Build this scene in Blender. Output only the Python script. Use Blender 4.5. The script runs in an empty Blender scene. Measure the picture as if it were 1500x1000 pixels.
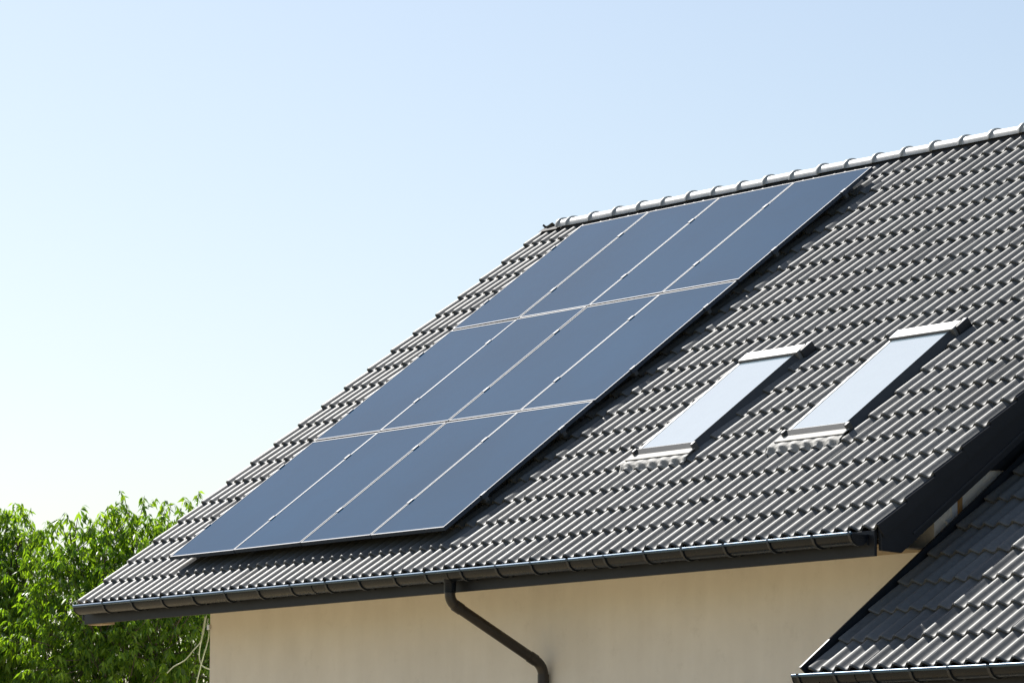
import bpy, math, random
import numpy as np
from mathutils import Matrix, Vector

random.seed(7); RNG = np.random.default_rng(11)
SC = bpy.context.scene
COL = SC.collection

# ------------------------------------------------------------------ camera, sky, sun, exposure
Z0 = 3.90                                   # height of the main eave above the ground
CAM = Vector((25.8456, -19.4297, -2.3225 + Z0))
FPX, YAW, PIT, ROL = 6173.7, 0.956088, 0.121006, 0.002421
_f = Vector((-math.sin(YAW) * math.cos(PIT), math.cos(YAW) * math.cos(PIT), math.sin(PIT)))
_r = Vector((math.cos(YAW), math.sin(YAW), 0)); _u = _r.cross(_f)
CR = _r * math.cos(ROL) + _u * math.sin(ROL); CU = _u * math.cos(ROL) - _r * math.sin(ROL); CF = _f
cd = bpy.data.cameras.new('camera'); cam = bpy.data.objects.new('camera', cd); COL.objects.link(cam)
cam.matrix_world = Matrix(((CR.x, CU.x, -CF.x, CAM.x), (CR.y, CU.y, -CF.y, CAM.y), (CR.z, CU.z, -CF.z, CAM.z), (0, 0, 0, 1)))
cd.sensor_width = 36.0; cd.lens = FPX / 1500 * 36.0; cd.clip_start = 0.5; cd.clip_end = 5000
SC.camera = cam

SUN_EL, SUN_AZ = math.radians(45), math.radians(84)       # azimuth measured from +Y towards -X
SDIR = Vector((-math.sin(SUN_AZ) * math.cos(SUN_EL), math.cos(SUN_AZ) * math.cos(SUN_EL), math.sin(SUN_EL)))
w = bpy.data.worlds.new('World'); SC.world = w; w.use_nodes = True
nt = w.node_tree; bg = nt.nodes['Background']
sky = nt.nodes.new('ShaderNodeTexSky'); sky.sky_type = 'NISHITA'; sky.sun_disc = False
sky.sun_elevation = SUN_EL; sky.sun_rotation = -SUN_AZ
sky.air_density = 1.0; sky.dust_density = 1.5; sky.ozone_density = 0.9; sky.altitude = 200
nt.links.new(sky.outputs[0], bg.inputs[0]); bg.inputs[1].default_value = 0.071
sl = bpy.data.lights.new('sun', 'SUN'); sl.energy = 5.0; sl.angle = math.radians(0.53); sl.color = (1.0, 0.965, 0.91)
sun = bpy.data.objects.new('sun', sl); COL.objects.link(sun); sun.location = (-20, 10, 30)
sun.rotation_euler = (-SDIR).to_track_quat('-Z', 'Y').to_euler()
vs = SC.view_settings; vs.view_transform = 'Standard'; vs.look = 'None'; vs.gamma = 1.0; vs.use_curve_mapping = False
vs.exposure = 0.75

def px(x, y, axis, val):
    """world point where the sight line through photo pixel (x, y) meets the plane axis = val"""
    d = CF + CR * ((x - 750) / FPX) - CU * ((y - 500) / FPX)
    return CAM + d * ((val - CAM[axis]) / d[axis])
def pxd(x, y, dep):
    return CAM + (CF + CR * ((x - 750) / FPX) - CU * ((y - 500) / FPX)) * dep

# ------------------------------------------------------------------ materials
def mat(name, base, rough=0.6, metal=0.0, var=0.15, scale=6.0, bump=0.0, bscale=80.0, spec=0.5, rvar=0.0, coat=0.0, stretch=None):
    m = bpy.data.materials.new(name); m.use_nodes = True
    t = m.node_tree; b = t.nodes['Principled BSDF']
    b.inputs['Roughness'].default_value = rough; b.inputs['Metallic'].default_value = metal
    b.inputs['Specular IOR Level'].default_value = spec
    b.inputs['Coat Weight'].default_value = coat
    g = t.nodes.new('ShaderNodeNewGeometry'); vec = g.outputs['Position']
    if stretch:
        mp = t.nodes.new('ShaderNodeMapping'); mp.inputs['Scale'].default_value = stretch
        t.links.new(vec, mp.inputs[0]); vec = mp.outputs[0]
    n = t.nodes.new('ShaderNodeTexNoise'); n.inputs['Scale'].default_value = scale; n.inputs['Detail'].default_value = 6
    n.inputs['Roughness'].default_value = 0.65
    t.links.new(vec, n.inputs['Vector'])
    r = t.nodes.new('ShaderNodeValToRGB')
    r.color_ramp.elements[0].position = 0.3; r.color_ramp.elements[1].position = 0.7
    r.color_ramp.elements[0].color = (*[c * (1 - var) for c in base], 1)
    r.color_ramp.elements[1].color = (*[min(1, c * (1 + var)) for c in base], 1)
    t.links.new(n.outputs['Fac'], r.inputs[0]); t.links.new(r.outputs[0], b.inputs['Base Color'])
    if rvar:
        mr = t.nodes.new('ShaderNodeMapRange'); mr.inputs['To Min'].default_value = rough - rvar; mr.inputs['To Max'].default_value = rough + rvar
        t.links.new(n.outputs['Fac'], mr.inputs[0]); t.links.new(mr.outputs[0], b.inputs['Roughness'])
    if bump:
        n2 = t.nodes.new('ShaderNodeTexNoise'); n2.inputs['Scale'].default_value = bscale; n2.inputs['Detail'].default_value = 4
        t.links.new(g.outputs['Position'], n2.inputs['Vector'])
        bp = t.nodes.new('ShaderNodeBump'); bp.inputs['Strength'].default_value = bump; bp.inputs['Distance'].default_value = 0.01
        t.links.new(n2.outputs['Fac'], bp.inputs['Height']); t.links.new(bp.outputs[0], b.inputs['Normal'])
    return m

def tile_mat(name, th, y0, z0, tw, g):
    """dark concrete tile: shade differs from tile to tile (cell noise on roof coordinates), fine grain, dull gloss"""
    m = mat(name, (0.120, 0.121, 0.114), rough=0.58, var=0.16, scale=30.0, bump=0.11, bscale=240.0, spec=0.5, rvar=0.10)
    t = m.node_tree; b = t.nodes['Principled BSDF']
    geo = [n for n in t.nodes if n.type == 'NEW_GEOMETRY'][0]
    sx = t.nodes.new('ShaderNodeSeparateXYZ'); t.links.new(geo.outputs['Position'], sx.inputs[0])
    def mth(op, a, bb):
        k = t.nodes.new('ShaderNodeMath'); k.operation = op
        for i, v in enumerate((a, bb)):
            if isinstance(v, (int, float)): k.inputs[i].default_value = v
            else: t.links.new(v, k.inputs[i])
        return k.outputs[0]
    s = mth('ADD', mth('MULTIPLY', mth('SUBTRACT', sx.outputs[1], y0), math.cos(th)), mth('MULTIPLY', mth('SUBTRACT', sx.outputs[2], z0), math.sin(th)))
    row = mth('FLOOR', mth('DIVIDE', s, g), 0); colm = mth('FLOOR', mth('DIVIDE', mth('SUBTRACT', sx.outputs[0], 0), tw), 0)
    cx = t.nodes.new('ShaderNodeCombineXYZ'); t.links.new(colm, cx.inputs[0]); t.links.new(row, cx.inputs[1])
    wn = t.nodes.new('ShaderNodeTexWhiteNoise'); wn.noise_dimensions = '3D'; t.links.new(cx.outputs[0], wn.inputs['Vector'])
    big = t.nodes.new('ShaderNodeTexNoise'); big.inputs['Scale'].default_value = 0.9; big.inputs['Detail'].default_value = 5
    t.links.new(geo.outputs['Position'], big.inputs['Vector'])
    f = mth('ADD', mth('MULTIPLY', wn.outputs['Value'], 0.34), mth('MULTIPLY', big.outputs['Fac'], 0.45)); f = mth('ADD', f, 0.62)
    ramp = [n for n in t.nodes if n.type == 'VALTORGB'][0]
    mx = t.nodes.new('ShaderNodeMix'); mx.data_type = 'RGBA'; mx.blend_type = 'MULTIPLY'; mx.inputs['Factor'].default_value = 1
    cc = t.nodes.new('ShaderNodeCombineColor')
    for i in range(3): t.links.new(f, cc.inputs[i])
    t.links.new(ramp.outputs[0], mx.inputs['A']); t.links.new(cc.outputs[0], mx.inputs['B'])
    # scattered pale specks of dust and lichen
    sp = t.nodes.new('ShaderNodeTexNoise'); sp.inputs['Scale'].default_value = 55; sp.inputs['Detail'].default_value = 2
    t.links.new(geo.outputs['Position'], sp.inputs['Vector'])
    sr = t.nodes.new('ShaderNodeMapRange'); sr.inputs['From Min'].default_value = 0.66; sr.inputs['From Max'].default_value = 0.74; sr.inputs['To Max'].default_value = 0.5
    t.links.new(sp.outputs['Fac'], sr.inputs[0])
    m2 = t.nodes.new('ShaderNodeMix'); m2.data_type = 'RGBA'; t.links.new(sr.outputs[0], m2.inputs['Factor'])
    t.links.new(mx.outputs['Result'], m2.inputs['A']); m2.inputs['B'].default_value = (0.15, 0.15, 0.13, 1)
    t.links.new(m2.outputs['Result'], b.inputs['Base Color'])
    return m

M = {}
M['deck'] = mat('roof_underlay', (0.03, 0.03, 0.032), 0.8)
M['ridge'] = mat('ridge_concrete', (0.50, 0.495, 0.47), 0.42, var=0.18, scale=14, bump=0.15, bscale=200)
M['dark_metal'] = mat('anthracite_sheet', (0.014, 0.018, 0.024), 0.42, var=0.25, scale=4, bump=0.03, bscale=12, rvar=0.08)
M['gutter'] = mat('anthracite_gutter', (0.007, 0.010, 0.015), 0.28, var=0.3, scale=5, spec=0.22, rvar=0.06, stretch=(1, 1, 6))
M['bead'] = mat('bead_gloss', (0.05, 0.10, 0.16), 0.30, metal=0.6, var=0.1)  # blue base colour stands in for the sky reflected along the bead
M['pipe'] = mat('brown_black_pipe', (0.024, 0.020, 0.018), 0.38, var=0.35, scale=7, rvar=0.1)
M['board'] = mat('painted_board', (0.014, 0.016, 0.020), 0.5, var=0.2, scale=3, spec=0.3, bump=0.05, bscale=25)
M['soffit'] = mat('soffit_wood', (0.42, 0.32, 0.20), 0.6, var=0.2, scale=4, stretch=(0.5, 8, 8))
M['alu'] = mat('mill_aluminium', (0.72, 0.73, 0.75), 0.35, metal=1.0, var=0.08, scale=20)
M['clamp'] = mat('grey_clamp', (0.06, 0.065, 0.07), 0.6, metal=0.1, var=0.1, scale=20)
M['frame'] = mat('anodised_frame', (0.035, 0.050, 0.075), 0.62, metal=0.1, var=0.06, scale=20)
M['clad'] = mat('skylight_cladding', (0.15, 0.152, 0.15), 0.48, metal=0.1, var=0.1, scale=8, rvar=0.05)  # sunlit copy of the cladding, brightness put into its colour
M['clad_dark'] = mat('dark_cladding', (0.055, 0.056, 0.054), 0.5, var=0.15, scale=8)  # shaded copy of the same cladding, darkness put into its colour
M['rubber'] = mat('black_rubber', (0.012, 0.012, 0.013), 0.7)
M['apron'] = mat('flashing_apron', (0.27, 0.265, 0.245), 0.7, metal=0.0, var=0.3, scale=22, bump=0.25, bscale=45)
M['timber'] = mat('bare_timber', (0.36, 0.20, 0.07), 0.6, var=0.25, scale=5, stretch=(8, 8, 0.6))
M['pale'] = mat('pale_panel', (0.62, 0.68, 0.74), 0.7, var=0.1)
M['cable'] = mat('pale_cable', (0.50, 0.55, 0.38), 0.5, var=0.1)
M['bark'] = mat('bark', (0.10, 0.075, 0.055), 0.85, var=0.4, scale=12, bump=0.6, bscale=30, stretch=(3, 3, 0.7))

def wall_mat():
    m = mat('render_stucco', (0.84, 0.815, 0.745), 0.9, var=0.05, scale=1.6, bump=0.35, bscale=260, spec=0.2)
    t = m.node_tree; b = t.nodes['Principled BSDF']
    ramp = [n for n in t.nodes if n.type == 'VALTORGB'][0]
    geo = [n for n in t.nodes if n.type == 'NEW_GEOMETRY'][0]
    mp = t.nodes.new('ShaderNodeMapping'); mp.inputs['Scale'].default_value = (2.6, 2.6, 0.35); t.links.new(geo.outputs['Position'], mp.inputs[0])
    n = t.nodes.new('ShaderNodeTexNoise'); n.inputs['Scale'].default_value = 2.2; n.inputs['Detail'].default_value = 7; t.links.new(mp.outputs[0], n.inputs['Vector'])
    r = t.nodes.new('ShaderNodeMapRange'); r.inputs['From Min'].default_value = 0.35; r.inputs['From Max'].default_value = 0.75; r.inputs['To Min'].default_value = 0.0; r.inputs['To Max'].default_value = 0.30
    t.links.new(n.outputs['Fac'], r.inputs[0])
    mx = t.nodes.new('ShaderNodeMix'); mx.data_type = 'RGBA'; t.links.new(r.outputs[0], mx.inputs['Factor'])
    t.links.new(ramp.outputs[0], mx.inputs['A']); mx.inputs['B'].default_value = (0.68, 0.645, 0.57, 1)
    n3 = t.nodes.new('ShaderNodeTexNoise'); n3.inputs['Scale'].default_value = 5.5; n3.inputs['Detail'].default_value = 8; n3.inputs['Roughness'].default_value = 0.75
    t.links.new(geo.outputs['Position'], n3.inputs['Vector'])
    r3 = t.nodes.new('ShaderNodeMapRange'); r3.inputs['From Min'].default_value = 0.56; r3.inputs['From Max'].default_value = 0.80; r3.inputs['To Max'].default_value = 0.30
    t.links.new(n3.outputs['Fac'], r3.inputs[0])
    m3 = t.nodes.new('ShaderNodeMix'); m3.data_type = 'RGBA'; t.links.new(r3.outputs[0], m3.inputs['Factor'])
    t.links.new(mx.outputs['Result'], m3.inputs['A']); m3.inputs['B'].default_value = (0.50, 0.47, 0.41, 1)
    t.links.new(m3.outputs['Result'], b.inputs['Base Color'])
    return m
M['wall'] = wall_mat()

def pv_mat():
    m = mat('solar_glass', (0.009, 0.052, 0.112), 0.10, var=0.10, scale=0.6, spec=0.05)
    b = m.node_tree.nodes['Principled BSDF']; b.inputs['Specular Tint'].default_value = (0.50, 0.72, 1.0, 1)
    b.inputs['IOR'].default_value = 1.42
    return m
M['pv'] = pv_mat()
def glass_mat():
    m = mat('skylight_glass', (0.30, 0.385, 0.435), 0.03, var=0.02, spec=0.5)  # pale blue base stands in for reflected sky over a blind
    b = m.node_tree.nodes['Principled BSDF']; b.inputs['IOR'].default_value = 1.9
    b.inputs['Coat Weight'].default_value = 0.6; b.inputs['Coat Roughness'].default_value = 0.02
    return m
M['glass'] = glass_mat()

def leaf_mat(name, a, c):
    m = bpy.data.materials.new(name); m.use_nodes = True; t = m.node_tree; t.nodes.clear()
    out = t.nodes.new('ShaderNodeOutputMaterial'); g = t.nodes.new('ShaderNodeNewGeometry')
    r = t.nodes.new('ShaderNodeValToRGB'); r.color_ramp.elements[0].color = (*a, 1); r.color_ramp.elements[1].color = (*c, 1)
    t.links.new(g.outputs['Random Per Island'], r.inputs[0])
    d = t.nodes.new('ShaderNodeBsdfPrincipled'); d.inputs['Roughness'].default_value = 0.42; t.links.new(r.outputs[0], d.inputs['Base Color'])
    tr = t.nodes.new('ShaderNodeBsdfTranslucent')
    mx = t.nodes.new('ShaderNodeMix'); mx.data_type = 'RGBA'; mx.blend_type = 'MULTIPLY'; mx.inputs['Factor'].default_value = 1
    t.links.new(r.outputs[0], mx.inputs['A']); mx.inputs['B'].default_value = (2.9, 2.8, 0.8, 1); t.links.new(mx.outputs['Result'], tr.inputs[0])
    ms = t.nodes.new('ShaderNodeMixShader'); ms.inputs[0].default_value = 0.45
    t.links.new(d.outputs[0], ms.inputs[1]); t.links.new(tr.outputs[0], ms.inputs[2]); t.links.new(ms.outputs[0], out.inputs[0])
    return m
M['leaf'] = leaf_mat('leaf_green', (0.035, 0.09, 0.008), (0.155, 0.25, 0.022))
M['leaf2'] = leaf_mat('leaf_green_fresh', (0.040, 0.10, 0.010), (0.165, 0.26, 0.025))

def ground_mat():
    m = mat('lawn_and_gravel', (0.20, 0.17, 0.11), 0.95, var=0.5, scale=0.6, bump=0.5, bscale=8)
    t = m.node_tree; b = t.nodes['Principled BSDF']; geo = [n for n in t.nodes if n.type == 'NEW_GEOMETRY'][0]
    n = t.nodes.new('ShaderNodeTexNoise'); n.inputs['Scale'].default_value = 0.07; n.inputs['Detail'].default_value = 6; t.links.new(geo.outputs['Position'], n.inputs['Vector'])
    r = t.nodes.new('ShaderNodeMapRange'); r.inputs['From Min'].default_value = 0.44; r.inputs['From Max'].default_value = 0.56; t.links.new(n.outputs['Fac'], r.inputs[0])
    mx = t.nodes.new('ShaderNodeMix'); mx.data_type = 'RGBA'; t.links.new(r.outputs[0], mx.inputs['Factor'])
    ramp = [k for k in t.nodes if k.type == 'VALTORGB'][0]
    t.links.new(ramp.outputs[0], mx.inputs['A']); mx.inputs['B'].default_value = (0.055, 0.085, 0.025, 1)
    t.links.new(mx.outputs['Result'], b.inputs['Base Color'])
    return m
M['ground'] = ground_mat()

# ------------------------------------------------------------------ mesh helpers
class MB:
    def __init__(s): s.v = []; s.f = []
    def add(s, vs, fs):
        o = len(s.v); s.v += [tuple(v) for v in vs]; s.f += [tuple(i + o for i in f) for f in fs]; return s
    def box(s, a, b, M4=None):
        x0, y0, z0 = a; x1, y1, z1 = b
        vs = [(x0, y0, z0), (x1, y0, z0), (x1, y1, z0), (x0, y1, z0), (x0, y0, z1), (x1, y0, z1), (x1, y1, z1), (x0, y1, z1)]
        if M4 is not None: vs = [M4 @ Vector(v) for v in vs]
        return s.add(vs, [(0, 3, 2, 1), (4, 5, 6, 7), (0, 1, 5, 4), (1, 2, 6, 5), (2, 3, 7, 6), (3, 0, 4, 7)])
    def prism(s, poly, x0, x1):          # polygon in (y, z), extruded along x
        n = len(poly)
        vs = [(x0, y, z) for y, z in poly] + [(x1, y, z) for y, z in poly]
        fs = [tuple(range(n))[::-1], tuple(range(n, 2 * n))] + [(i, (i + 1) % n, n + (i + 1) % n, n + i) for i in range(n)]
        return s.add(vs, fs)
    def tube(s, pts, rad, seg=14, cap=True):
        pts = [Vector(p) for p in pts]; rr = rad if isinstance(rad, (list, tuple)) else [rad] * len(pts)
        n = len(pts); rings = []; ref = None
        for i, p in enumerate(pts):
            t = (pts[min(i + 1, n - 1)] - pts[max(i - 1, 0)]).normalized()
            if ref is None: ref = t.orthogonal().normalized()
            ref = (ref - t * ref.dot(t)).normalized(); bi = t.cross(ref)
            rings.append([p + (ref * math.cos(2 * math.pi * k / seg) + bi * math.sin(2 * math.pi * k / seg)) * rr[i] for k in range(seg)])
        vs = [v for r in rings for v in r]; fs = []
        for i in range(n - 1):
            for k in range(seg):
                a = i * seg + k; b = i * seg + (k + 1) % seg
                fs.append((a, b, b + seg, a + seg))
        if cap: fs += [tuple(range(seg))[::-1], tuple(range((n - 1) * seg, n * seg))]
        return s.add(vs, fs)
    def mesh(s, name, m, smooth=False, angle=None):
        me = bpy.data.meshes.new(name); me.from_pydata(s.v, [], s.f); me.materials.append(m); me.update()
        if smooth:
            me.polygons.foreach_set('use_smooth', [True] * len(me.polygons))
            if angle: me.set_sharp_from_angle(angle=math.radians(angle))
        return me

def link(name, me, parent=None):
    o = bpy.data.objects.new(name, me); COL.objects.link(o)
    if parent is not None:
        o.parent = parent
        if parent.type == 'EMPTY' and parent.parent is None and not parent.get('_local'):
            o.matrix_parent_inverse = parent.matrix_basis.inverted()
    return o
def build(mb, name, m, parent=None, smooth=False, angle=None): return link(name, mb.mesh(name, m, smooth, angle), parent)
def bev(o, wd, seg=2):
    b = o.modifiers.new('bevel', 'BEVEL'); b.width = wd; b.segments = seg; b.limit_method = 'ANGLE'; b.angle_limit = math.radians(40); return o
def thing(name, label, cat, loc, group=None, local=False, mtx=None):
    o = bpy.data.objects.new(name, None); COL.objects.link(o); o.empty_display_size = 0.2
    if mtx is not None: o.matrix_basis = mtx
    else: o.location = loc
    o['label'] = label; o['category'] = cat
    if group: o['group'] = group
    if local: o['_local'] = 1
    return o
def roofM(th, x, y, z):      # roof coordinates (x, s upslope, n normal) -> world
    c, s = math.cos(th), math.sin(th)
    return Matrix(((1, 0, 0, x), (0, c, -s, y), (0, s, c, z), (0, 0, 0, 1)))

# ------------------------------------------------------------------ setting
g = MB(); g.add([(-2500, -2500, 0), (2500, -2500, 0), (2500, 2500, 0), (-2500, 2500, 0)], [(0, 1, 2, 3)])
ground = build(g, 'ground', M['ground']); ground['kind'] = 'structure'
g = MB(); g.add([(-22, -26, 0.004), (34, -26, 0.004), (34, 12, 0.004), (-22, 12, 0.004)], [(0, 1, 2, 3)])
yard = build(g, 'gravel_yard', mat('pale_gravel', (0.29, 0.232, 0.138), 0.95, var=0.3, scale=9, bump=0.6, bscale=40)); yard['kind'] = 'structure'  # unseen sheet, added to bounce warm light onto the wall

# ------------------------------------------------------------------ main house
TH = 0.64017; CT, ST = math.cos(TH), math.sin(TH)
XL, XR = -8.6934, 2.8500; G = 0.335; NT = 38; TW = (XR - XL) / NT; NC = 20
SR = 6.72                                    # slope length to the apex
YR, ZR = SR * CT, SR * ST + Z0
RM = roofM(TH, 0, 0, Z0)
WY, WXL, WXR, WYB = 0.85, -7.7236, 2.482, 2 * YR - 0.85
house = thing('house', 'cream rendered house with dark grey tiled roof carrying the solar panels', 'house', ((WXL + WXR) / 2, YR, 0))

# walls
ZS = Z0 - 0.19                                # soffit level
def gable(x0, x1):
    def zr(y): return Z0 + (y if y < YR else 2 * YR - y) * ST / CT - 0.20
    return [(WY, 0), (WYB, 0), (WYB, zr(WYB)), (YR, zr(YR)), (WY, zr(WY))]
build(MB().box((WXL, WY, 0), (WXR, WY + 0.3, Z0 + 0.42)), 'wall', M['wall'], house)
build(MB().box((WXL, WYB - 0.3, 0), (WXR, WYB, Z0 + 0.42)), 'wall', M['wall'], house)
def gw(x0, x1):
    p = gable(x0, x1); p = [(y + (0.3 if i in (0, 4) else -0.3 if i in (1, 2) else 0), z) for i, (y, z) in enumerate(p)]
    return MB().prism(p, x0, x1)
build(gw(WXL + 0.002, WXL + 0.3), 'wall', M['wall'], house)
gableR = build(gw(WXR - 0.3, WXR - 0.002), 'wall', M['wall'], house); gableR['label'] = 'shaded gable wall above the lower side roof'

# roof deck (both slopes) as the roof part
mb = MB()
dk = [(0.02, -0.055), (SR - 0.03, -0.055), (SR - 0.03, -0.12), (0.02, -0.12)]
def yz(s, n): return (s * CT - n * ST, s * ST + n * CT + Z0)
mb.prism([yz(*p) for p in dk], XL + 0.06, XR - 0.06)
mb.prism([(2 * YR - yz(*p)[0], yz(*p)[1]) for p in dk][::-1], XL + 0.06, XR - 0.06)
roof = build(mb, 'roof', M['deck'], house); roof['label'] = 'dark grey double roll concrete tile roof'

# concrete double-roll tile
M['tile'] = tile_mat('roof_tile_concrete', TH, 0, Z0, TW, G)
WAVE = TW / 2; AMP = 0.0365; LEN = 0.415; TILT = 0.078; NOSE = 0.025
def wave(x, w=None):                       # rounded roll with a slightly longer right flank
    u = (x / (w or WAVE) - 0.02) % 1.0
    ph = math.pi * u / 0.54 if u < 0.54 else math.pi * (1 + (u - 0.54) / 0.46)
    c = 0.5 + 0.5 * math.cos(ph)
    return AMP * c ** 1.2 - AMP
def tile_geo(tw=TW, skirt=0, n0=0.03, seg=20):
    vs = []; fs = []
    wv = tw / 2
    def wav(x): return wave(x, wv)
    xs = [tw * i / seg for i in range(seg + 1)]
    rows = [(LEN, lambda x: n0 + wav(x) - LEN * TILT), (0.010, lambda x: n0 + wav(x) - 0.010 * TILT), (0.0, lambda x: n0 + wav(x) - 0.006), (0.004, lambda x: n0 + wav(x) - NOSE)]
    for s, fn in rows:
        for x in xs: vs.append((x, s, fn(x)))
    k = seg + 1
    for r in range(3):
        for i in range(seg):
            a = r * k + i; fs.append((a + k, a + k + 1, a + 1, a))
    # thin sides
    for e, d in ((0, 1), (seg, -1)):
        o = len(vs); vs += [(xs[e], LEN, n0 + wav(xs[e]) - LEN * TILT - 0.02), (xs[e], 0.004, n0 + wav(xs[e]) - NOSE)]
        f = (e, k + e, 2 * k + e, o + 1, o); fs.append(f if d == 1 else f[::-1])
    if skirt:                                # verge tile: a flap hanging over the bargeboard
        e = seg if skirt > 0 else 0; x = xs[e]; o = len(vs); t = 0.016 * skirt
        top = n0 + wav(x)
        vs += [(x + t, 0.0, top - 0.012), (x + t, LEN - 0.06, top - 0.012 - (LEN - 0.06) * TILT), (x + t, LEN - 0.06, -0.10), (x + t, 0.0, -0.085),
               (x, 0.0, top - 0.002), (x, LEN - 0.06, top - 0.002 - (LEN - 0.06) * TILT), (x, LEN - 0.06, -0.10), (x, 0.0, -0.085)]
        for f in ((0, 1, 2, 3), (4, 5, 1, 0), (4, 0, 3, 7), (3, 2, 6, 7)):
            f = tuple(o + i for i in f); fs.append(f)
    k = seg + 1; nr = []
    for f in fs:
        if max(f) < 2 * k:
            for j in f:
                x = vs[j][0]; d = (wav(x + 1e-4) - wav(x - 1e-4)) / 2e-4
                v = Vector((-d, TILT, 1)).normalized(); nr.append(tuple(v))
        else:
            a, b, c = (Vector(vs[f[i]]) for i in (0, 1, 2)); v = (b - a).cross(c - a).normalized()
            nr += [tuple(v)] * len(f)
    return vs, fs, nr
def tile_mesh(name, m, **kw):
    vs, fs, nr = tile_geo(**kw); me = bpy.data.meshes.new(name); me.from_pydata(vs, [], fs); me.materials.append(m)
    me.polygons.foreach_set('use_smooth', [True] * len(fs)); me.update(); me.set_sharp_from_angle(angle=math.radians(8)); me.normals_split_custom_set(nr); return me
T_STD = tile_mesh('tile', M['tile']); T_R = tile_mesh('verge_tile', M['tile'], skirt=1); T_R.materials.append(M['board'])
for p_ in list(T_R.polygons)[-4:]: p_.material_index = 1  # right flaps take the dark board colour to paint in their shade
T_L = tile_mesh('verge_tile', M['tile'], skirt=-1)

# array and skylight footprints in roof coordinates
AX, AS, PW, PH, AD = -7.5160, 0.4386, 1.1155, 1.9526, 0.135
SKY = [(-1.570, -0.785, 1.455, 2.965), (0.365, 1.140, 1.455, 2.965)]
def jitter(c, i, row):
    return roofM(TH, 0, 0, Z0) @ Matrix.Translation((XL + i * TW + random.uniform(-.0012, .0012), c * G + random.uniform(-.003, .003) + 0.004 * math.sin(i * 0.7 + c * 2.1), random.uniform(-.0015, .0015))) @ Matrix.Rotation(random.uniform(-.004, .004), 4, 'Z') @ Matrix.Rotation(random.uniform(-.004, .004), 4, 'Y')
cand = []
for c in range(NC):
    for i in range(NT):
        x0, s0 = XL + i * TW, c * G
        hidden = AX + 0.25 < x0 + TW and x0 < AX + 4 * PW - 0.05 and s0 > AS - 0.10 and s0 + G < AS + 3 * PH
        inside = any(a - 0.02 < x0 and x0 + TW < b + 0.02 and p < s0 and s0 + G < q + 0.02 for a, b, p, q in SKY)
        if inside: continue
        P = RM @ Vector((x0 + TW / 2, s0 + G / 2, 0)); d = P - CAM
        sxp = 750 + FPX * d.dot(CR) / d.dot(CF)
        vis = (not hidden) and sxp < 1520
        cand.append((0 if vis else 1, d.length, c, i))
cand.sort()
NAMED = 296
bulk_v, bulk_f, bulk_n = [], [], []; nb = 0
geo_std, geo_r, geo_l = tile_geo(), tile_geo(skirt=1), tile_geo(skirt=-1)
for k, (hid, _, c, i) in enumerate(cand):
    m4 = jitter(c, i, 0)
    kind = 1 if i == NT - 1 else -1 if i == 0 else 0
    if c == NC - 1: m4 = m4 @ Matrix.Translation((0, 0, 0))
    if k < NAMED and not hid:
        o = link('verge_tile' if kind else 'tile', {0: T_STD, 1: T_R, -1: T_L}[kind], roof); o.matrix_basis = m4
    else:
        vs, fs, nr = {0: geo_std, 1: geo_r, -1: geo_l}[kind]; bulk_n.append(np.array(nr) @ np.array(m4.to_3x3()).T)
        bulk_v += [tuple(m4 @ Vector(v)) for v in vs]; bulk_f += [tuple(j + nb for j in f) for f in fs]; nb += len(vs)
me = bpy.data.meshes.new('tile'); me.from_pydata(bulk_v, [], bulk_f); me.materials.append(M['tile'])
me.polygons.foreach_set('use_smooth', [True] * len(bulk_f)); me.update(); me.set_sharp_from_angle(angle=math.radians(8)); me.normals_split_custom_set(np.vstack(bulk_n).tolist())
o = link('tile', me, roof); o['kind'] = 'stuff'; o['label'] = 'remaining tiles farther up the dark roof slope'
bulk_v, bulk_f = [], []; nb = 0
# back slope, mirrored
flip = Matrix.Translation((0, 2 * YR, 0)) @ Matrix.Scale(-1, 4, (0, 1, 0))
for c in range(NC):
    for i in range(NT):
        m4 = flip @ RM @ Matrix.Translation((XL + i * TW, c * G, 0)); vs, fs, nr = geo_std
        bulk_v += [tuple(m4 @ Vector(v)) for v in vs]; bulk_f += [tuple(j + nb for j in f[::-1]) for f in fs]; nb += len(vs)
me = bpy.data.meshes.new('tile'); me.from_pydata(bulk_v, [], bulk_f); me.materials.append(M['tile'])
me.polygons.foreach_set('use_smooth', [True] * len(bulk_f)); me.set_sharp_from_angle(angle=math.radians(50)); me.update()
o = link('tile', me, roof); o['kind'] = 'stuff'; o['label'] = 'tiles of the back slope'

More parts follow.
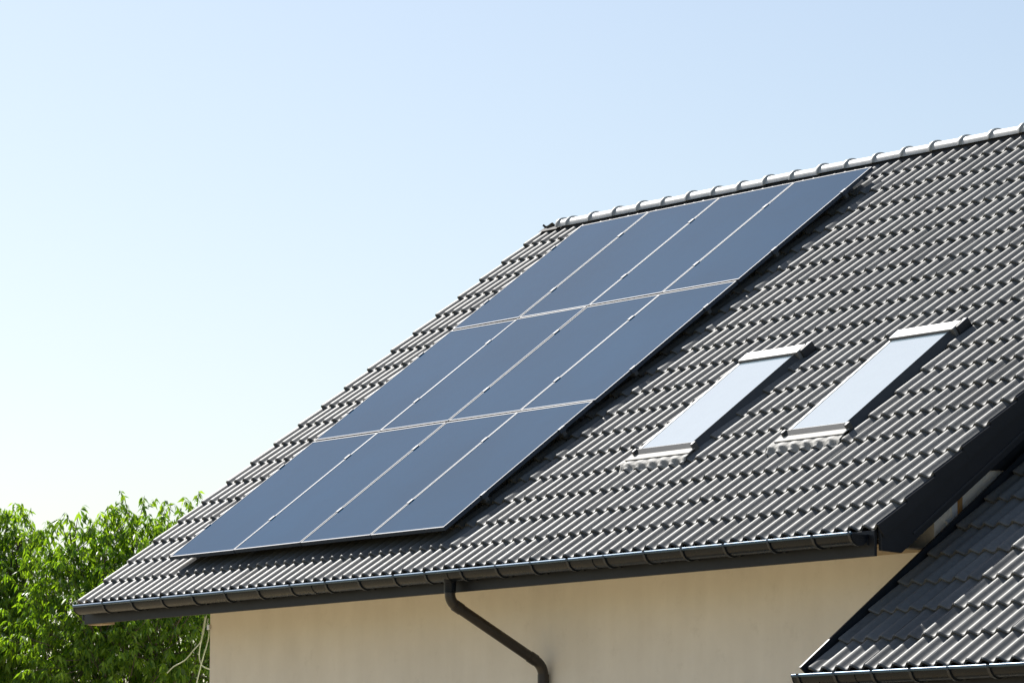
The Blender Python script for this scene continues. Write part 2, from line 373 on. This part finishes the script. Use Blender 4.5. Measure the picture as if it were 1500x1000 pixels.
# ridge: dark roll and white-glinting half-round caps
mb = MB(); apz = ZR - 0.005
mb.prism([(YR - 0.10, apz - 0.075), (YR - 0.08, apz - 0.03), (YR, apz + 0.02), (YR + 0.08, apz - 0.03), (YR + 0.10, apz - 0.075)], XL + 0.02, XR - 0.01)
build(mb, 'ridge_roll', M['deck'], roof)
cuts = [820.5, 834, 867, 903, 936, 972, 1008, 1045.5, 1081.5, 1120.5, 1159.5, 1199, 1239.4, 1280, 1321.7, 1365, 1408, 1452.7, 1498.6]
RX = [px(x, 200, 1, YR - 0.06).x for x in cuts]
RX = [RX[0], RX[1]] + [RX[2] + (RX[-1] - RX[2]) / (len(RX) - 3) * k for k in range(len(RX) - 2)]
stepx = RX[-1] - RX[-2]
while RX[-1] + stepx < XR: RX.append(RX[-1] + stepx)
RX.append(XR + 0.02)
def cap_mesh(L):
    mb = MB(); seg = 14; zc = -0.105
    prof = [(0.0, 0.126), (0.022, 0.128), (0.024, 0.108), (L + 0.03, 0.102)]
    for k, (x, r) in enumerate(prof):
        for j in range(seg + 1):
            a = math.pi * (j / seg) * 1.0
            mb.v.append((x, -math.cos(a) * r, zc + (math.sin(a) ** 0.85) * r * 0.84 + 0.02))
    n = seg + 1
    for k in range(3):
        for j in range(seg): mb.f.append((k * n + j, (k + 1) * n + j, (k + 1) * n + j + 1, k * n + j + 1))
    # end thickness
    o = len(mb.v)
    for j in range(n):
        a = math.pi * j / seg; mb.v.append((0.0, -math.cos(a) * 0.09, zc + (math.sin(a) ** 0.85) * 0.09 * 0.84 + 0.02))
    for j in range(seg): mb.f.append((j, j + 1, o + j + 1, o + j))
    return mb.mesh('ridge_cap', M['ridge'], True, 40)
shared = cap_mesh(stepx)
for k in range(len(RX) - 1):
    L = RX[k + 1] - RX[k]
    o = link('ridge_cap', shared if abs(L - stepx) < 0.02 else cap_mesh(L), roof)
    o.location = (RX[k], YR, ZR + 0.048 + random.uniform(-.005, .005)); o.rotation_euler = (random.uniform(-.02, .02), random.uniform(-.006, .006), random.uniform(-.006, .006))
# low closing strip at the ridge end beyond the first cap
bev(build(MB().prism([(YR - 0.12, apz - 0.05), (YR, apz + 0.028), (YR + 0.12, apz - 0.05), (YR, apz - 0.02)], XL + 0.0, RX[0] + 0.03), 'ridge_end_strip', M['deck'], roof), 0.004)

# bargeboards along both verges (front slope shape follows the cut end seen at the eave)
def barge(x0, x1):
    mb = MB()
    top = [yz(0.03, -0.03), yz(SR, -0.03)]; lowr = yz(SR - 0.02, -0.285)
    mb.prism([(0.03, Z0 + 0.0), (0.036, Z0 - 0.165), (0.226, Z0 - 0.175), (YR, Z0 - 0.175 + (YR - 0.226) * ST / CT), (YR, ZR - 0.04)], x0, x1)
    mb.prism([(2 * YR - y, z) for y, z in [(0.03, Z0 + 0.0), (0.036, Z0 - 0.165), (0.226, Z0 - 0.175), (YR - 0.002, Z0 - 0.175 + (YR - 0.226) * ST / CT), (YR - 0.002, ZR - 0.04)]][::-1], x0, x1)
    return mb
bev(build(barge(XR - 0.035, XR - 0.003), 'bargeboard', M['board'], house), 0.004)
bev(build(barge(XL + 0.003, XL + 0.035), 'bargeboard', M['board'], house), 0.004)
# a slim metal bead on the outer face of the right bargeboard
build(MB().prism([yz(0.25, -0.215), yz(SR, -0.215), yz(SR, -0.232), yz(0.25, -0.232)], XR - 0.003, XR + 0.004), 'trim_bead', M['dark_metal'], house)
# rake soffit
for a, b in ((WXR - 0.0, XR - 0.036), (XL + 0.036, WXL)):
    build(MB().prism([yz(0.1, -0.20), yz(SR - 0.05, -0.20), yz(SR - 0.05, -0.225), yz(0.1, -0.225)], a + 0.002, b), 'rake_soffit', M['soffit'], house)
# fascia and soffit
bev(build(MB().box((XL + 0.11, 0.0, Z0 - 0.205), (XR - 0.037, 0.025, Z0 - 0.02)), 'fascia', M['board'], house), 0.003)
build(MB().box((WXL, 0.026, Z0 - 0.112), (WXR, WY - 0.002, Z0 - 0.100)), 'soffit', M['soffit'], house)
build(MB().box((XL + 0.13, 0.03, Z0 - 0.212), (XL + 0.40, 0.16, Z0 - 0.14)), 'rafter_end', M['soffit'], house)

# gutter
def gutter(parent, x0, x1, yc, zc, R, brackets, joints, yfas):
    mb = MB(); seg = 16; T = 0.004
    for xx in (x0, x1):
        for rr in (R, R - T):
            for j in range(seg + 1):
                a = math.pi * j / seg; mb.v.append((xx, yc - math.cos(a) * rr, zc - math.sin(a) * rr * 0.98))
    n = seg + 1
    for j in range(seg):
        mb.f.append((j, j + 1, 2 * n + j + 1, 2 * n + j)); mb.f.append((n + j + 1, n + j, 3 * n + j, 3 * n + j + 1))
    for e in (0, 2):
        mb.f += [((e) * n + j, (e + 1) * n + j, (e + 1) * n + j + 1, e * n + j + 1) for j in range(seg)]
    gt = build(mb, 'gutter', M['gutter'], parent, True, 50)
    build(MB().tube([(x0, yc - R - 0.004, zc + 0.004), (x1, yc - R - 0.004, zc + 0.004)], 0.0125, 12), 'front_bead', M['bead'], gt, True, 50)
    for e, xx in ((-1, x0), (1, x1)):
        cap = [(yc - math.cos(math.pi * j / seg) * (R + 0.003), zc - math.sin(math.pi * j / seg) * (R + 0.003)) for j in range(seg + 1)]
        build(MB().prism(cap, xx - 0.006 if e < 0 else xx - 0.001, xx + 0.001 if e < 0 else xx + 0.006), 'end_cap', M['gutter'], gt)
    def strap(wd, rr, mat_, nm, xx):
        m = MB(); k = 12
        for x in (xx - wd / 2, xx + wd / 2):
            for r in (R + rr, R - 0.001):
                for j in range(k + 1):
                    a = math.pi * j / k; m.v.append((x, yc - math.cos(a) * r, zc - math.sin(a) * r + 0.002))
        q = k + 1
        for j in range(k):
            m.f += [(j, j + 1, 2 * q + j + 1, 2 * q + j), (j, q + j, q + j + 1, j + 1), (2 * q + j + 1, 3 * q + j + 1, 3 * q + j, 2 * q + j)]
        return m
    bm_ = None
    for bx in brackets:
        if bm_ is None:
            m = strap(0.026, 0.011, None, 'bracket', 0.0)
            m.box((-0.013, yc + R - 0.006, zc - 0.075), (0.013, yfas - 0.0005, zc + 0.004)); m.box((-0.013, yc - R - 0.016, zc - 0.012), (0.013, yc - R + 0.006, zc + 0.0145))
            bm_ = m.mesh('bracket', M['dark_metal'], True, 40)
        o = link('bracket', bm_, gt); o.location = (bx, 0, random.uniform(-.0015, .0015)); o.rotation_euler = (0, 0, random.uniform(-.012, .012))
    for jx in joints: build(strap(0.10, 0.005, None, 'joint', jx), 'joint_sleeve', M['gutter'], gt, True, 50)
    return gt
BR = [-7.95, -7.43, -6.9, -6.36, -5.81, -5.26, -4.73, -4.17, -3.66, -3.13, -2.67, -2.16, -1.66, -1.18, -0.69, -0.21, 0.3, 0.77, 1.28, 1.81, 2.32, 2.735]
GYC, GR = -0.085, 0.075
gutter(house, XL + 0.19, XR - 0.10, GYC, Z0 - 0.050, GR, BR, [-2.41, -0.42, -4.45], 0.0)

# downpipe: drop from the gutter, sloping run back to the wall, long vertical run
DX = -2.423
def corner(p0, p1, p2, r, k=6):
    p0, p1, p2 = map(Vector, (p0, p1, p2)); a = p1 + (p0 - p1).normalized() * r; b = p1 + (p2 - p1).normalized() * r
    return [a.lerp(p1, t / k).lerp(p1.lerp(b, t / k), t / k) for t in range(k + 1)]
A = (DX, GYC, Z0 - 0.11); B = (DX, GYC, Z0 - 0.287); Cc = (DX + 0.085, WY - 0.06, Z0 - 0.785); D = (DX + 0.085, WY - 0.06, 0.15)
path = [Vector(A)] + corner(A, B, Cc, 0.07) + corner(B, Cc, D, 0.09) + [Vector(D)]
dp = build(MB().tube(path, 0.044, 18), 'downpipe', M['pipe'], house, True, 50)
build(MB().tube([(DX, GYC, Z0 - 0.085), (DX, GYC, Z0 - 0.12), (DX, GYC, Z0 - 0.135), (DX, GYC, Z0 - 0.215)], [0.062, 0.056, 0.050, 0.050], 18), 'outlet', M['gutter'], dp, True, 50)
u1 = (Vector(Cc) - Vector(B)).normalized()
build(MB().tube([Vector(B) + u1 * 0.05, Vector(B) + u1 * 0.12], 0.0485, 18), 'elbow_socket', M['pipe'], dp, True, 50)
build(MB().tube([Vector(Cc) - u1 * 0.15, Vector(Cc) - u1 * 0.085], 0.0485, 18), 'elbow_socket', M['pipe'], dp, True, 50)
build(MB().tube([Vector(Cc) + Vector((0, 0, -0.07)), Vector(Cc) + Vector((0, 0, -0.15))], 0.0485, 18), 'elbow_socket', M['pipe'], dp, True, 50)
build(MB().tube([Vector(Cc) + Vector((0, 0, -1.2)), Vector(Cc) + Vector((0, 0, -1.24))], 0.052, 18).box((DX + 0.07, WY - 0.04, Z0 - 2.015), (DX + 0.1, WY - 0.001, Z0 - 1.975)), 'pipe_clip', M['dark_metal'], dp, True, 50)

# gable details seen through the slit under the bargeboard
gx = WXR - 0.002
pY = lambda x, y: px(x, y, 0, gx)
def patch(name, m, pts, d0, d1, parent=house):
    P = [pY(*p) for p in pts]; return build(MB().prism([(p.y, p.z) for p in P], gx + d0, gx + d1), name, m, parent)
patch('pale_panel', M['pale'], [(1382, 800), (1390, 772), (1384, 762), (1394, 758), (1392, 735), (1401, 725), (1401, 800)], 0.001, 0.012)
patch('timber_post', M['timber'], [(1401.5, 800), (1401.5, 715), (1406, 715), (1406, 800)], 0.001, 0.03)
patch('barge_batten', M['board'], [(1440, 689), (1515, 688), (1515, 640), (1440, 640)], 0.001, 0.02)

# skylights
for k, (x0, x1, s0, s1) in enumerate(SKY):
    sk = bpy.data.objects.new('skylight', None); COL.objects.link(sk); sk.parent = house
    sk.matrix_parent_inverse = house.matrix_basis.inverted(); sk.matrix_basis = RM @ Matrix.Translation((x0, s0, 0))
    sk['label'] = ('narrow roof window beside the solar panels', 'narrow roof window nearer the bargeboard')[k]
    W, H = x1 - x0, s1 - s0; nT = 0.072; gl = 0.058
    def part(mb, nm, m, b=0.003, **kw):
        o = link(nm, mb.mesh(nm, m, **kw), sk)
        if b: bev(o, b)
        return o
    part(MB().box((0.0465, gl, -0.03), (W - gl + 0.0115, H - 0.11, nT - 0.010)), 'pane', M['glass'], 0)
    # side claddings slope outwards, profile in (x, n)
    def side(xa, xb, xc, ya, yb):
        pr = [(xa, nT), (xb, nT - 0.006), (xc, 0.0), (xc, -0.04), (xa, -0.04)]
        vs = [(x, ya, n) for x, n in pr] + [(x, yb, n) for x, n in pr]; n = 5
        fs = [(0, 1, 2, 3, 4), (9, 8, 7, 6, 5)] + [(i, n + i, n + (i + 1) % n, (i + 1) % n) for i in range(n)]
        return MB().add(vs, fs)
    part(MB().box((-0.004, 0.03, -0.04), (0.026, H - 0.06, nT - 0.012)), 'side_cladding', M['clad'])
    part(MB().box((0.026, 0.03, -0.04), (0.046, H - 0.06, nT - 0.035)), 'seal', M['rubber'], 0)
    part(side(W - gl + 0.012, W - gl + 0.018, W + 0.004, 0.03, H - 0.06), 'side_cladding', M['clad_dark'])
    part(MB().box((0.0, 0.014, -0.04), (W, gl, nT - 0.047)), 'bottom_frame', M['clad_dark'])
    bp_ = [(0.0, nT - 0.045), (0.006, nT - 0.03), (gl + 0.004, nT + 0.002), (gl + 0.004, nT - 0.045)]
    bv = [(0.006, a, b) for a, b in bp_] + [(W - 0.006, a, b) for a, b in bp_]
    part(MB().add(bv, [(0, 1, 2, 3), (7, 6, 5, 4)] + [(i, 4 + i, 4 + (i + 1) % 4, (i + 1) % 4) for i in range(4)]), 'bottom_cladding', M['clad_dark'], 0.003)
    part(MB().box((0.008, -0.004, nT - 0.0465), (W - 0.008, 0.01, nT - 0.040)), 'drip_edge', M['clad'], 0)
    part(MB().box((-0.115, -0.10, -0.02), (-0.045, 0.10, 0.028)), 'side_gutter', M['rubber'], 0.004)  # black box standing in for the shadow at the side gutter
    part(MB().box((-0.012, 0.006, -0.03), (0.016, 0.06, nT + 0.008)), 'corner_cover', M['clad_dark'], 0.006)
    part(MB().box((W - 0.016, 0.006, -0.03), (W + 0.014, 0.06, nT + 0.008)), 'corner_cover', M['clad_dark'], 0.006)
    part(MB().box((0.0, H - 0.135, -0.04), (W, H, nT + 0.012)), 'top_hood', M['clad'], 0.010)
    part(MB().box((W - 0.03, H - 0.10, -0.03), (W + 0.02, H + 0.05, nT + 0.006)), 'hood_end', M['dark_metal'], 0.012)
    part(MB().box((-0.04, 0.03, 0.010), (-0.004, H - 0.02, 0.034)), 'side_flashing', M['clad'], 0.004)
    # flat apron strip and pleated skirt dressed over the tiles
    part(MB().box((-0.05, -0.062, 0.036), (W + 0.02, 0.013, 0.046)), 'apron_strip', M['apron'], 0.003)
    mb = MB(); nx, ny = 64, 8
    for j in range(ny + 1):
        for i in range(nx + 1):
            x = -0.08 + (W + 0.10) * i / nx; s = -0.060 - 0.105 * j / ny
            wv = wave(x + x0 - XL); f = j / ny
            tn = 0.03 + wv - (((s + s0) % G)) * TILT
            mb.v.append((x, s + 0.006 * math.sin(x * 47 + k) * f, (1 - f) * 0.038 + f * (tn + 0.010) + 0.004 * math.sin(x * 90 + j * 1.7) * f))
    for j in range(ny):
        for i in range(nx): a = j * (nx + 1) + i; mb.f.append((a, a + nx + 1, a + nx + 2, a + 1))
    o = link('pleated_apron', mb.mesh('pleated_apron', M['apron'], True), sk)
    so = o.modifiers.new('solid', 'SOLIDIFY'); so.thickness = 0.003

# ------------------------------------------------------------------ solar array
GAPX, GAPS = 0.012, 0.026; FH = 0.035; LIP = 0.012
pw, ph = PW - GAPX, PH - GAPS
mb = MB()
for a, b in (((0, 0, -FH), (pw, LIP, 0)), ((0, ph - LIP, -FH), (pw, ph, 0)), ((0, LIP, -FH), (LIP, ph - LIP, 0)), ((pw - LIP, LIP, -FH), (pw, ph - LIP, 0))): mb.box(a, b)
ME_FRAME = mb.mesh('frame', M['frame'])
ME_GLASS = MB().box((LIP, LIP, -0.009), (pw - LIP, ph - LIP, -0.0025)).mesh('glass', M['pv'])
ME_BACK = MB().box((LIP, LIP, -0.016), (pw - LIP, ph - LIP, -0.0095)).mesh('backsheet', M['rubber'])
ROWL = ['row next to the gutter', 'middle row', 'row under the ridge']
COLL = ['tree-side end', 'second from tree-side end', 'second from skylight end', 'skylight end']
for r in range(3):
    for c in range(4):
        m4 = RM @ Matrix.Translation((AX + c * PW + GAPX / 2, AS + r * PH + GAPS / 2, AD + random.uniform(-.001, .001))) @ Matrix.Rotation(random.uniform(-.0012, .0012), 4, 'X') @ Matrix.Rotation(random.uniform(-.0022, .0022), 4, 'Y')
        t = thing('solar_panel', 'dark blue solar panel in the %s, %s' % (ROWL[r], COLL[c]), 'solar panel', None, 'solar panels mounted on the main roof', local=True, mtx=m4)
        link('frame', ME_FRAME, t); link('glass', ME_GLASS, t); link('backsheet', ME_BACK, t)
ME_CLAMP = MB().box((-0.018, -0.035, -0.03), (0.018, 0.035, 0.005)).mesh('clamp', M['frame'])
mb = MB().box((-0.008, -0.035, -FH), (0.016, 0.035, 0.004)).box((0.010, -0.035, 0.0), (-0.014, 0.035, 0.005)); ME_END = mb.mesh('end_clamp', M['frame'])
mb = MB().box((-0.016, -0.02, -0.055), (0.016, -0.012, 0.0)).box((-0.016, -0.16, -0.063), (0.016, -0.012, -0.055)); ME_HOOK = mb.mesh('roof_hook', M['alu'])
RL = ['lower rail of the row next to the gutter', 'upper rail of the row next to the gutter', 'lower rail of the middle row', 'upper rail of the middle row', 'lower rail of the row under the ridge', 'upper rail of the row under the ridge']
for r in range(3):
    for q, fr in enumerate((0.262, 0.775)):
        m4 = RM @ Matrix.Translation((AX, AS + (r + fr) * PH, AD - FH - 0.002))
        t = thing('mounting_rail', 'aluminium mounting rail beneath the panels, ' + RL[r * 2 + q], 'rail', None, 'rails under the solar panels', local=True, mtx=m4)
        L = 4 * PW
        bev(link('rail', MB().box((-0.06, -0.02, -0.038), (L + 0.012, 0.02, 0)).mesh('rail', M['clamp']), t), 0.003)
        for c in (1, 2, 3): o = link('clamp', ME_CLAMP, t); o.location = (c * PW, random.uniform(-.02, .02), FH + 0.002)
        o = link('end_clamp', ME_END, t); o.location = (4 * PW, 0, FH + 0.002)
        o = link('end_clamp', ME_END, t); o.location = (0, 0, FH + 0.002); o.rotation_euler = (0, 0, math.pi)
        for hx in (0.35, 1.25, 2.2, 3.1, 4.05): o = link('roof_hook', ME_HOOK, t); o.location = (hx, 0.0, -0.0385); o.scale = (1, 1, 0.6)

# ------------------------------------------------------------------ lower side wing
PHI = math.radians(37.5); EX = 2.60; E0 = px(1180, 982, 0, EX); G2 = 0.352; TW2 = 0.306; NX2, NY2 = 13, 12
WM = roofM(PHI, 0, E0.y, E0.z)
wing = thing('side_wing', 'lower side wing with dark tiled roof tucked under the main bargeboard', 'building', (EX + 2.0, E0.y + 2.5, 0))
M['tile2'] = tile_mat('side_roof_tile', PHI, E0.y, E0.z, TW2, G2)
SX = EX + 0.045; SL2 = NY2 * G2
def wyz(s, n): return (E0.y + s * math.cos(PHI) - n * math.sin(PHI), E0.z + s * math.sin(PHI) + n * math.cos(PHI))
YR2 = wyz(SL2, 0)[0]; X1 = SX + NX2 * TW2
dk2 = [(0.02, -0.055), (SL2, -0.055), (SL2, -0.12), (0.02, -0.12)]
mb = MB().prism([wyz(*p) for p in dk2], EX + 0.012, X1 - 0.02)
mb.prism([(2 * YR2 - wyz(*p)[0], wyz(*p)[1]) for p in dk2][::-1], EX + 0.012, X1 - 0.02)
roof2 = build(mb, 'roof', M['deck'], wing)
T2 = tile_mesh('tile', M['tile2'], tw=TW2)
for c in range(NY2):
    for i in range(NX2):
        o = link('tile', T2, roof2)
        o.matrix_basis = WM @ Matrix.Translation((SX + i * TW2 + random.uniform(-.0012, .0012), c * G2 + random.uniform(-.003, .003), random.uniform(-.0015, .0015))) @ Matrix.Rotation(random.uniform(-.004, .004), 4, 'Z') @ Matrix.Rotation(random.uniform(-.004, .004), 4, 'Y')
v2, f2 = [], []; gg = tile_geo(tw=TW2); fl2 = Matrix.Translation((0, 2 * YR2, 0)) @ Matrix.Scale(-1, 4, (0, 1, 0)); nb = 0
for c in range(NY2):
    for i in range(NX2):
        m4 = fl2 @ WM @ Matrix.Translation((SX + i * TW2, c * G2, 0))
        v2 += [tuple(m4 @ Vector(v)) for v in gg[0]]; f2 += [tuple(j + nb for j in f[::-1]) for f in gg[1]]; nb += len(gg[0])
me = bpy.data.meshes.new('tile'); me.from_pydata(v2, [], f2); me.materials.append(M['tile2']); me.polygons.foreach_set('use_smooth', [True] * len(f2)); me.update()
o = link('tile', me, roof2); o['kind'] = 'stuff'
bev(build(MB().prism([(YR2 - 0.14, wyz(SL2, 0)[1] - 0.05), (YR2, wyz(SL2, 0)[1] + 0.08), (YR2 + 0.14, wyz(SL2, 0)[1] - 0.05)], SX, X1), 'ridge_strip', M['ridge'], roof2), 0.01)
# verge flashing: upstand with a bright folded edge
up = [(-0.03, 0.045), (SL2, 0.045), (SL2, -0.08), (0.0, -0.08)]
build(MB().prism([wyz(*p) for p in up], EX, EX + 0.010), 'verge_flashing', M['dark_metal'], wing)
build(MB().prism([wyz(*p) for p in [(-0.03, 0.046), (SL2, 0.046), (SL2, 0.054), (-0.03, 0.054)]], EX - 0.003, EX + 0.016), 'flashing_fold', M['board'], wing)
gz = E0.z - 0.045; gy = E0.y - 0.085
gutter(wing, EX + 0.05, X1, gy, gz, GR, [EX + 0.12 + 0.40 * k for k in range(10)], [EX + 0.68], E0.y)
build(MB().box((EX + 0.02, E0.y, gz - 0.17), (X1, E0.y + 0.025, gz + 0.02)), 'fascia', M['board'], wing)
wyw = E0.y + 0.45
build(MB().box((EX + 0.02, E0.y + 0.026, gz - 0.165), (X1, wyw, gz - 0.15)), 'soffit', M['soffit'], wing)
zt = gz - 0.15
build(MB().box((EX + 0.03, wyw, 0), (X1 - 0.3, wyw + 0.25, zt)), 'wall', M['wall'], wing)
def zr2(y): return wyz(0, 0)[1] + ((y if y < YR2 else 2 * YR2 - y) - E0.y) * math.tan(PHI) - 0.17
yb = 2 * YR2 - wyw
build(MB().prism([(wyw + 0.251, 0), (yb, 0), (yb, zr2(yb)), (YR2, zr2(YR2)), (wyw + 0.251, zr2(wyw + 0.251))], X1 - 0.55, X1 - 0.3), 'wall', M['wall'], wing)
build(MB().box((EX + 0.03, yb - 0.25, 0), (X1 - 0.551, yb, zt)), 'wall', M['wall'], wing)

# ------------------------------------------------------------------ loose cables at the wall corner
def cable(pts, r, label):
    P = [px(x, y, 1, d) for x, y, d in pts]; out = []
    for i in range(len(P) - 1):
        p0, p1, p2, p3 = P[max(i - 1, 0)], P[i], P[i + 1], P[min(i + 2, len(P) - 1)]
        for k in range(6):
            t = k / 6; out.append(0.5 * ((2 * p1) + (p2 - p0) * t + (2 * p0 - 5 * p1 + 4 * p2 - p3) * t * t + (3 * p1 - p0 - 3 * p2 + p3) * t ** 3))
    out.append(P[-1])
    o = build(MB().tube(out, r, 8), 'loose_cable', M['cable'], None, True)
    o['label'] = label; o['category'] = 'cable'; o['group'] = 'cables dangling at the wall corner'
cable([(302.5, 900, .93), (300, 915, .93), (297, 930, .93), (292, 942, .9), (283, 952, .85), (271, 966, .8), (254, 976, .75), (245, 985, .75)], 0.005, 'pale loose cable from the eave swinging away from the wall corner')
cable([(300.5, 902, .96), (296.5, 928, .96), (292.5, 950, .96), (291.8, 962, .96), (294.5, 972, .96), (300, 977, .96), (307, 979.5, .985)], 0.0055, 'pale cable looping down and back to the wall corner')
cable([(305, 905, .97), (303.5, 915, .95), (306, 925, .95), (304, 940, .95), (299, 957, .93), (294, 975, .92), (288, 1000, .9), (283, 1030, .9), (281, 1060, .93)], 0.005, 'pale cable hanging straight down beside the wall corner')
o = bev(build(MB().box((WXL - 0.03, WY - 0.02, Z0 - 0.262), (WXL + 0.015, WY - 0.001, Z0 - 0.215)), 'cable_bracket', M['alu'], house), 0.004)

# ------------------------------------------------------------------ trees
def tree(name, label, lobes, basepx, dep, nshoot, lmat, seed):
    rng = np.random.default_rng(seed)
    base = pxd(basepx, 1000, dep); bx, by = base.x, base.y
    root = thing(name, label, 'tree', (bx, by, 0), 'broadleaf trees behind the house')
    cen = [(np.array(pxd(x, y + 6, d)), r) for x, y, d, r in lobes]
    mb = MB()
    top = max(c[0][2] for c in cen)
    fork = Vector((bx, by, 1.2))
    mb.tube([(bx, by, -0.05), (bx + .01, by, 0.4), (bx - .02, by + .02, 0.8), fork], [0.15, 0.115, 0.10, 0.095], 12)
    for c, r in cen:
        c = Vector(c); mid = fork.lerp(c, 0.5) + Vector((0, 0, 0.18)); q = fork.lerp(c, 0.25) + Vector((rng.normal(0, .05), rng.normal(0, .05), 0.05))
        mb.tube([fork, q, mid, c, c + Vector((rng.normal(0, .1), rng.normal(0, .1), r * 0.7))], [0.055, 0.042, 0.028, 0.014, 0.004], 7)
    tips = []
    tot = sum(r ** 2.3 for _, r in cen)
    for c, r in cen:
        n = int(nshoot * r ** 2.3 / tot)
        d = rng.normal(size=(n, 3)); d /= np.linalg.norm(d, axis=1)[:, None]
        rad = r * rng.uniform(0.15, 1.0, n) ** 0.42 * (1 + 0.22 * np.sin(d[:, 0] * 5 + d[:, 2] * 4 + seed) * np.cos(d[:, 1] * 6))
        p = c + d * rad[:, None] * np.array([1, 1, 1.05])
        tips.append(np.hstack([p, d]))
    tips = np.vstack(tips)
    for p in tips[::3]:                                           # thin twigs
        a = Vector(p[:3]); dd = Vector(p[3:])
        mb.tube([a - dd * 0.22 - Vector((0, 0, .05)), a, a + dd * 0.06 + Vector((0, 0, 0.03))], [0.006, 0.004, 0.002], 4, False)
    build(mb, 'trunk', M['bark'], root, True)
    # leaves: lance-shaped, folded along the midrib, hanging from each shoot
    V = []; F = []
    NL = 13; n = len(tips)
    p = tips[:, :3]; d = tips[:, 3:]
    sd = d + np.array([0, 0, 0.55]) + rng.normal(0, .35, (n, 3)); sd /= np.linalg.norm(sd, axis=1)[:, None]
    slen = rng.uniform(0.12, 0.28, n)
    allv = []
    for k in range(NL):
        t = (k + rng.uniform(0, 1, n)) / NL
        b = p + sd * (t * slen)[:, None] + np.array([0, 0, -0.10]) * (t ** 2 * slen / 0.3)[:, None]
        ang = rng.uniform(0, 2 * np.pi, n); side = np.stack([np.cos(ang), np.sin(ang), np.zeros(n)], 1)
        droop = rng.uniform(0.4, 2.0, n)
        l = side * 0.8 + sd * 0.35 + np.array([0, 0, -1.0]) * droop[:, None]; l /= np.linalg.norm(l, axis=1)[:, None]
        L = rng.uniform(0.055, 0.115, n)[:, None]; Wd = L * rng.uniform(0.12, 0.18, n)[:, None]
        wv = np.cross(l, rng.normal(size=(n, 3))); wv /= np.linalg.norm(wv, axis=1)[:, None]
        nn = np.cross(l, wv)
        curl = np.array([0, 0, -1.0]) * L * 0.16
        m = b + l * L * 0.45
        q = np.stack([b, m + wv * Wd + nn * Wd * .35, m - wv * Wd + nn * Wd * .35, m, b + l * L + curl], 1)
        allv.append(q.reshape(-1, 3))
    allv = np.vstack(allv); nl = len(allv) // 5
    ft = np.array([[0, 1, 3], [0, 3, 2], [1, 4, 3], [3, 4, 2]])
    faces = (np.arange(nl)[:, None, None] * 5 + ft[None]).reshape(-1, 3)
    me = bpy.data.meshes.new('crown')
    me.vertices.add(len(allv)); me.vertices.foreach_set('co', allv.astype(np.float32).ravel())
    me.loops.add(faces.size); me.loops.foreach_set('vertex_index', faces.astype(np.int32).ravel())
    me.polygons.add(len(faces)); me.polygons.foreach_set('loop_start', np.arange(0, faces.size, 3, dtype=np.int32))
    me.polygons.foreach_set('loop_total', np.full(len(faces), 3, dtype=np.int32))
    me.polygons.foreach_set('use_smooth', np.ones(len(faces), dtype=bool))
    me.materials.append(lmat); me.update(); me.validate()
    o = link('crown', me, root); o['kind'] = 'stuff'
    return root
A_ = [(105, 800, 46, .36), (150, 800, 46.3, .42), (195, 790, 46.2, .42), (240, 795, 46, .42), (282, 790, 46.8, .42), (85, 850, 45.8, .42), (140, 860, 45.6, .55), (205, 860, 45.6, .6), (270, 860, 46.2, .6), (330, 850, 46.8, .5),
      (75, 930, 45.6, .55), (150, 940, 45.2, .7), (230, 945, 45.3, .7), (300, 940, 46, .65), (95, 1010, 45.6, .7), (180, 1025, 45, .8), (270, 1025, 45.4, .75), (340, 1000, 46, .6), (140, 1100, 45.6, .8), (240, 1110, 45.6, .8)]
B_ = [(28, 785, 47, .30), (5, 790, 47.2, .34), (-30, 790, 47.2, .38), (15, 835, 46.8, .45), (-40, 850, 47, .55), (28, 890, 46.6, .5), (-20, 910, 46.6, .6), (20, 960, 46.5, .6), (-50, 980, 46.8, .7), (10, 1040, 46.5, .7), (-60, 1060, 47, .7), (-90, 900, 47.2, .6)]
tree('orchard_tree', 'bushy green tree with drooping narrow leaves rising behind the roof corner', A_, 195, 46, 3600, M['leaf'], 3)
tree('orchard_tree', 'smaller green tree split from the bushier one by a notch of sky', B_, -25, 47, 2300, M['leaf2'], 8)

for o in SC.objects:
    if '_local' in o: del o['_local']
